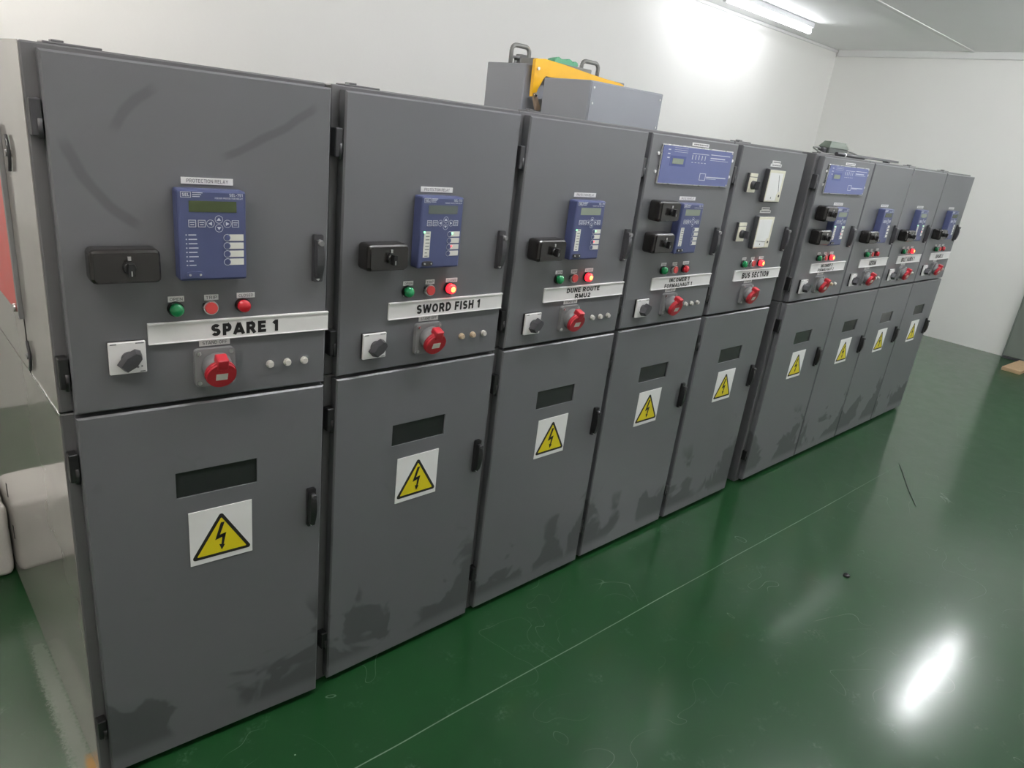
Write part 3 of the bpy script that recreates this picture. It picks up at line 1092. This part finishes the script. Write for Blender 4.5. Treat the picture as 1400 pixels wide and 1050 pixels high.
def toggle(par, rot, z0, z1):
    s0, s1 = .074, .131
    r = obj('selector_switch', lambda: (lambda b: (box(b, s0, s1, -.012, 0, z0, z1, .001), b)[1])(B()), M_DARKGREY, par, key=z0, rot=rot)

    def f_p():
        bm = B(); box(bm, s0, s1, -.0165, -.012, z0, z1 - .016, .001); box(bm, s0, s1, -.0165, -.012, z1 - .0135, z1, .001); return bm
    obj('face_plate', f_p, M_CREAM, r, key=z0)
    cx, cz = (s0 + s1) / 2, (z0 + z1) / 2 - .008

    def f_k():
        bm = B(); cyl(bm, (cx, -.0165, cz), (0, -1, 0), .0175, .014, 16, .0155)
        box(bm, cx - .004, cx + .004, -.048, -.030, cz - .016, cz + .016, .002)
        return bm
    obj('knob', f_k, M_DARKGREY, r, key=z0)


def cabinet(n, x, y, w, bl, br, label, texts, kind, lit, ajar=0.0, handle_tone=None):
    t = thing('switchgear_cabinet', label, 'cabinet', (x, y, 0), 'switchgear cabinets standing in a row')
    # body in two compartments with a fine seam between them
    k = None
    bm = B(); box(bm, bl - x, br - x, .03, DEPTH, 0.0, 1.0, .003)
    obj('lower_body', bm, M_BODY, t)
    bm = B(); box(bm, bl - x, br - x, .03, DEPTH, 1.003, ZBODY, .003)
    obj('upper_body', bm, M_BODY, t)
    wk = round(w, 3)
    obj('upper_door', lambda: door_bm(w, ZU, ZT), M_UP1 if n == 1 else M_UP, t, key=wk, rot=ajar)
    ld = obj('lower_door', lambda: door_bm(w, ZB, ZL, hole=(.1825, .3705, .7615, .8285)), M_LOW, t, key=wk, rot=ajar)
    bm = B(); box(bm, .1825, .3705, .0045, .008, .7615, .8285)
    obj('window_pane', bm, M_GLASS, ld, key='k')
    # hinges in the strip beside the doors
    for i, (z0, z1) in enumerate(() if n > 6 else ((1.548, 1.612), (1.062, 1.128), (.850, .915), (.135, .190))):
        def f_h(z0=z0, z1=z1):
            bm = B(); box(bm, -.020, -.001, .006, .032, z0, z1, .002)
            cyl(bm, (-.006, .008, z0 - .004), (0, 0, 1), .005, (z1 - z0) * .55, 8)
            return bm
        obj('hinge', f_h, M_DARKGREY if z0 > 1.5 else M_BLACK, t, key=i)

    def f_lug():
        bm = B(); box(bm, .015, .11, .035, .075, ZBODY, ZBODY + .004, .001); box(bm, .03, .05, .04, .06, ZBODY + .004, ZBODY + .008, .001); return bm
    if n not in (4, 7):
        obj('lifting_lug', f_lug, M_BODY, t, key='k')

    if kind != 'bus':
        strip_label(t, ajar, .222, .3245, 1.4775, 1.4905, 'PROTECTION RELAY', 'pr')
        relay(t, ajar, 'plain' if n == 1 else ('dim' if n == 2 else ('lit' if n in (3, 6, 8) else ('bare' if n in (7, 9) else 'unlit'))))
    if kind == 'incomer':
        blue_panel(t, ajar)
        strip_label(t, ajar, .237, .346, 1.6685, 1.6800, None, 'bp')
        control_box(t, ajar, 1.406, 1.478)
        control_box(t, ajar, 1.294, 1.366)
    elif kind == 'feeder':
        control_box(t, ajar, 1.288, 1.355, *((.041, .166) if n == 1 else (.043, .162)))
    else:
        toggle(t, ajar, 1.519, 1.594); toggle(t, ajar, 1.320, 1.397)
        meter(t, ajar, 1.483, 1.617, False); meter(t, ajar, 1.287, 1.425, True)
        for i, dz in enumerate((0, -.191)):
            strip_label(t, ajar, .252, .320, 1.6385 + dz, 1.6505 + dz, None, ('m', i))
            strip_label(t, ajar, .242, .334, 1.6265 + dz, 1.6380 + dz, None, ('n', i))
    strip_label(t, ajar, .186, .218, 1.2335, 1.2455, 'OPEN', 'o')
    strip_label(t, ajar, .259, .2885, 1.2335, 1.2455, 'TRIP', 't')
    strip_label(t, ajar, .328, .368, 1.2345, 1.2460, 'CLOSED', 'c')
    pilot(t, ajar, .200, 'open'); pilot(t, ajar, .270, 'trip'); pilot(t, ajar, .3405, 'lit' if lit else 'closed')
    # nameplate in its channel
    np_ = obj('nameplate', lambda: (lambda b: (box(b, .143, .5445, -.005, 0, 1.144, 1.191, .0008), box(b, .143, .5445, -.0075, -.005, 1.1865, 1.191, .0008), box(b, .143, .5445, -.0072, -.005, 1.144, 1.1468, .0008), b)[3])(B()), M_WHITE, t, key='k', rot=ajar)
    if len(texts) == 1:
        wd = {1: .150, 2: .225, 5: .235, 7: .10, 8: .225, 9: .145}[n]
        for wi in range(len(texts[0].split())):
            obj('lettering', text_bm(texts, .345 if n < 5 else .325, [1.166], .0275 if n == 1 else .0255, -.0056, bold=.13 if n == 1 else .118, width=wd, word=wi), M_INK, np_)
    else:
        for tx, zc_, wd in zip(texts, (1.1765, 1.1555), ((.165, .078) if n == 3 else (.135, .185))):
            for wi in range(len(tx.split())):
                obj('lettering', text_bm([tx], .330 if n == 3 else .320, [zc_], .0155, -.0056, bold=.11, width=wd, word=wi), M_INK, np_)
    strip_label(t, ajar, .245, .311, 1.1300, 1.1435, 'STAND OFF', 'so')
    if kind != 'bus':
        rotary_switch(t, ajar, .0425 if n == 1 else 0.0)
        for i, sx in enumerate((.402, .444, .486)):
            def f_k(sx=sx):
                bm = B(); cyl(bm, (sx, 0, 1.071), (0, -1, 0), .0092, .005, 12); cyl(bm, (sx, -.005, 1.071), (0, -1, 0), .0080, .006, 8, .0068); return bm
            obj('test_terminal', f_k, (M_BEIGE if (n in (2, 6) and i < 2) else M_PEARL), t, key=i, rot=ajar)
    cee_socket(t, ajar)
    lever_handle(t, ajar, .5015, 1.2655, 1.3765, M_DARKGREY if n not in (7,) else M_DARKGREY)
    lever_handle(t, ajar, .4975, .6000, .7120, M_BLACK)
    warning_sign(t, ajar)
    return t


CABS = [
    (1, 0.0, .007, .541, -.022, .562, 'nearest dark grey switchgear cabinet, SPARE 1 nameplate, unlit lamps', ['SPARE 1'], 'feeder', False, -math.atan(.037 / .54)),
    (2, .586, -.012, .546, .564, 1.149, 'dark grey switchgear cabinet with SWORD FISH 1 nameplate and glowing red lamp', ['SWORD FISH 1'], 'feeder', True, 0),
    (3, 1.173, -.007, .548, 1.151, 1.733, 'dark grey switchgear cabinet with two-line DUNE ROUTE RMU2 nameplate', ['DUNE ROUTE', 'RMU2'], 'feeder', True, 0),
    (4, 1.753, 0, .554, 1.735, 2.322, 'grey switchgear cabinet with wide blue panel and INCOMER 1 nameplate', ['INCOMER 1', 'FORMALHAUT 1'], 'incomer', False, 0),
    (5, 2.342, 0, .548, 2.324, 2.900, 'grey switchgear cabinet with BUS SECTION nameplate and two cream dial meters', ['BUS SECTION'], 'bus', True, 0),
    (6, 3.068, 0, .586, 3.040, 3.658, 'grey switchgear cabinet with wide blue panel and INCOMER 2 nameplate, after the gap', ['INCOMER 2', 'FORMALHAUT 2'], 'incomer', True, 0),
    (7, 3.666, 0, .550, 3.660, 4.220, 'grey switchgear cabinet third from the far end, GERIM nameplate, unlit lamps', ['GERIM'], 'feeder', False, 0),
    (8, 4.228, 0, .576, 4.222, 4.809, 'grey switchgear cabinet second from the far end, red lamp glowing', ['BOLT SANDS 1'], 'feeder', True, 0),
    (9, 4.816, 0, .561, 4.811, 5.381, 'farthest grey switchgear cabinet with SPARE 2 nameplate, beside the end wall aisle', ['SPARE 2'], 'feeder', False, 0),
]
cab_objs = [cabinet(*c) for c in CABS]

# ---- side of the first cabinet: red cover, seam, cam latches, slots
t = cab_objs[0]
xs = -.0235
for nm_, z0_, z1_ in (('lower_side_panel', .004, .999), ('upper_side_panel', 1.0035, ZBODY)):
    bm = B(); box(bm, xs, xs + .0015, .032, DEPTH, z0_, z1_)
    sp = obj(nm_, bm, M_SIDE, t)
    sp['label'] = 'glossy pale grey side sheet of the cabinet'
oy = CABS[0][2]
bm = B(); box(bm, xs - .006, xs, .318 - oy, .86 - oy, 1.138, 1.535, .001)
red = obj('red_side_cover', bm, M_REDP, t)
red['label'] = 'red cover bolted to the cabinet side'
bm = B(); box(bm, xs - .009, xs, .300 - oy, .316 - oy, 1.132, 1.545, .001)
obj('cover_edge_strip', bm, M_GREY, red)
for yy, zz in ((.335, 1.150), (.345, 1.530), (.60, 1.150)):
    bm = B(); cyl(bm, (xs - .006, yy - oy, zz), (-1, 0, 0), .010, .008, 8)
    obj('bolt', bm, M_STEEL, red)
bm = B(); box(bm, xs - .0015, xs, .300 - oy, .304 - oy, 1.004, 1.132)
obj('panel_seam', bm, M_GAP, t)
bm = B(); box(bm, xs - .0018, xs + .001, .03 - oy, .300 - oy, 1.0005, 1.004)
obj('seam_strip', bm, M_STEEL, t)
for yy, zz in ((.216, 1.496), (.266, 1.053)):
    bm = B()
    pts = [(xs - .004, yy - oy + .012 - .016 * math.sin(math.pi * k / 8), zz + .034 - .068 * k / 8) for k in range(9)]
    tube(bm, pts, .0035, 6)
    cl = obj('cam_latch', bm, M_DARKGREY, t)
    bm = B(); cyl(bm, (xs, yy - oy + .008, zz), (-1, 0, 0), .007, .009, 10)
    obj('latch_stud', bm, M_BODY, cl)
for yy, z0, z1 in ((1.02, .32, .37), (1.00, .17, .22)):
    bm = B(); box(bm, xs - .0012, xs + .001, yy - oy, yy + .008 - oy, z0, z1)
    obj('slot', bm, M_GAP, t)

# ------------------------------------------------------------------ things on top of the cabinets
ZTOP = ZBODY
# grey box
bx = thing('steel_enclosure', 'plain light grey steel box on top of the cabinets, nearer the doors', 'box', (1.738, .30, ZTOP))
bm = B(); box(bm, 0, .436, .0, .236, 0, .141, .003)
obj('shell', bm, M_TOPBOX, bx)
bm = B(); box(bm, .006, .430, -.003, 0, .004, .137, .0015)
obj('front_cover', bm, M_TOPBOX, bx)
for i, (a, b_) in enumerate(((.02, .118), (.02, .066), (.415, .118), (.415, .015))):
    bm = B(); cyl(bm, (a, -.003, b_), (0, -1, 0), .004, .002, 8)
    obj('screw', bm, M_STEEL, bx)

tr = thing('earthing_truck', 'grey steel truck with loop handles and yellow arm lying on top of the cabinets', 'truck', (1.716, .622, ZTOP))
bm = B(); box(bm, 0, .60, 0, .225, 0, .185, .003)
obj('shell', bm, M_TOPBOX, tr)


def loop_handle(x0, x1, z0, z1, y, r=.0085):
    c = .022
    pts = [(x0, y, z0), (x0, y, z1 - c)]
    for k in range(1, 6):
        a = math.pi / 2 * k / 5
        pts.append((x0 + c - c * math.cos(a), y, z1 - c + c * math.sin(a)))
    for k in range(0, 6):
        a = math.pi / 2 * k / 5
        pts.append((x1 - c + c * math.sin(a), y, z1 - c + c * math.cos(a)))
    pts.append((x1, y, z0))
    bm = B(); tube(bm, pts, r, 10)
    return bm


obj('handle', loop_handle(-.020 + .03, .105, .17, .252, .10), M_TUBEG, tr)
obj('handle', loop_handle(.418, .525, .17, .250, .10), M_TUBEG, tr)
bm = B(); box(bm, .078, .112, .115, .15, .17, .226, .003); cyl(bm, (.062, .13, .17), (0, 0, 1), .006, .04, 8); cyl(bm, (.062, .13, .208), (0, 0, 1), .018, .008, 12)
obj('latch_post', bm, M_GREY, tr)
bm = B(); box(bm, .06, .40, .02, .10, .185, .212, .003)
obj('terminal_bar', bm, M_TUBEG, tr)
bm = B()
rnd = random.Random(2)
for k in range(9):
    a = .205 + k * .0125
    r_ = .014 + rnd.uniform(-.003, .004)
    cyl(bm, (a, .03, .214 + rnd.uniform(-.003, .004)), (.2, 1, .05 * rnd.uniform(-1, 1)), r_, .06, 8)
obj('green_bundle', bm, M_TEAL, tr)
# yellow arm plate in front of the truck
arm = [(.020, .204), (.060, .209), (.17, .203), (.30, .192), (.42, .183), (.52, .178), (.548, .172), (.552, .158), (.54, .148), (.40, .150), (.25, .146), (.14, .148), (.075, .150), (.064, .138), (.050, .115), (.040, .10), (.034, .082), (.016, .078), (.014, .12), (.016, .17)]
bm = B(); prism(bm, arm, -.040, -.028)
ya = obj('yellow_arm', bm, M_ORANGE, tr)
bm = B(); prism(bm, [(.010, .200), (.020, .206), (.024, .085), (.012, .070)], -.042, -.026)
obj('arm_flange', bm, M_ORANGE, ya)
bm = B(); prism(bm, [(.014, .082), (.028, .086), (.062, .030), (.050, .022), (.040, .024)], -.046, -.034)
obj('hook', bm, pm('hook_brass', (.36, .27, .20), .5), ya)
for zz in (.17, .075):
    bm = B(); cyl(bm, (.02, -.05, zz), (0, -1, 0), .006, .005, 8)
    obj('rivet', bm, M_STEEL, ya)

# grey-green instrument case with cables, on cabinet six
gy = .14
ic = thing('instrument_case', 'small grey green case with chamfered lid on top of the sixth cabinet', 'case', (3.335, gy, ZTOP))
bm = B(); box(bm, .06, .285, 0, .055, .004, .040, .004)
obj('base', bm, pm('case_base', (.085, .095, .088), .5), ic)
bm = B()
lo = [bm.verts.new(p) for p in ((.055, -.003, .038), (.29, -.003, .038), (.29, .058, .038), (.055, .058, .038))]
hi = [bm.verts.new(p) for p in ((.090, .010, .068), (.262, .010, .068), (.262, .046, .068), (.090, .046, .068))]
bm.faces.new(lo[::-1]); bm.faces.new(hi)
for i in range(4):
    bm.faces.new((lo[i], lo[(i + 1) % 4], hi[(i + 1) % 4], hi[i]))
obj('lid', bm, M_OLIVE, ic)
bm = B(); box(bm, .022, .062, .01, .045, .004, .034, .006)
obj('cable_gland', bm, M_DARKGREY, ic)
bm = B()
tube(bm, smooth_path([(.03, .03, .026), (-.01, .03, .032), (-.07, .02, .028), (-.075, .0, .018), (-.04, -.02, .006), (.05, -.03, .006), (.25, -.035, .007), (.38, -.03, .007), (.44, -.01, .010), (.435, .01, .018), (.40, .02, .028), (.34, .025, .033), (.285, .025, .034)], 6), .0045, 8)
obj('cable', bm, M_TUBEG, ic)
bm = B(); cyl(bm, (.06, -.042, .0105), (1, 0, 0), .0095, .32, 10)
obj('cable_roll', bm, M_DARKGREY, ic)
bm = B(); cyl(bm, (.15, -.042, .0105), (1, 0, 0), .0102, .012, 10)
obj('cable_tie', bm, M_WHITE, ic)

bar = thing('flat_bar', 'flat grey metal strip lying on cabinet tops right of the green case', 'metal strip', (3.80, gy, ZTOP))
bm = B(); box(bm, 0, .55, 0, .04, .010, .022, .001)
obj('strip', bm, pm('bar_paint', (.14, .14, .15), .35), bar)
bm = B(); box(bm, .03, .07, .005, .035, 0, .012, .001); box(bm, .40, .43, .005, .035, 0, .012, .001)
obj('spacer', bm, M_DARKGREY, bar)

# ------------------------------------------------------------------ floor items
# low rough-plastered plinth beside the back of the first cabinet
bm = B()
box(bm, -.92, -.028, 1.055, 1.32, 0, .27, .02, 3)
bmesh.ops.subdivide_edges(bm, edges=[e for e in bm.edges if e.calc_length() > .1], cuts=9, use_grid_fill=True)
for v in bm.verts:
    k = noise.noise(v.co * 12) * .008 + noise.noise(v.co * 31) * .004
    v.co += Vector((min(0, k) if v.co.x > -.06 else 0, k, k if v.co.z > .1 else 0))
    v.co.x = min(v.co.x, -.027)
    v.co.z = max(v.co.z, 0)
for f in bm.faces:
    f.smooth = True
pl = obj('plaster_plinth', bm, plinth_material())
tag(pl, 'low white rough-plastered plinth on the floor by the rear of the first cabinet', 'plinth')

# wooden board by the door
bm = B(); box(bm, 0, .52, -.16, 0, 0, .035, .003)
wb = obj('wood_board', bm, M_WOOD, loc=(7.72, -.115, 0))
wb.rotation_euler.z = math.radians(-3)
tag(wb, 'short raw wooden board on the floor in front of the grey door', 'board')

# black crumb and a strand of wire
bm = B()
bmesh.ops.create_icosphere(bm, subdivisions=2, radius=.014)
for v in bm.verts:
    v.co *= 1 + .5 * noise.noise(v.co * 150)
    v.co.z = v.co.z * .6 + .005
cr = obj('debris_crumb', bm, M_BLACK, loc=(2.68, -.739, 0))
tag(cr, 'small black crumb of dirt lying on the green floor', 'dirt')
bm = B(); tube(bm, smooth_path([(4.227, -.409, .003), (4.05, -.50, .003), (3.90, -.575, .003), (3.709, -.681, .003)], 5), .0013, 5)
ws = obj('wire_strand', bm, M_BLACK)
tag(ws, 'thin dark strand of wire lying on the green floor', 'wire')
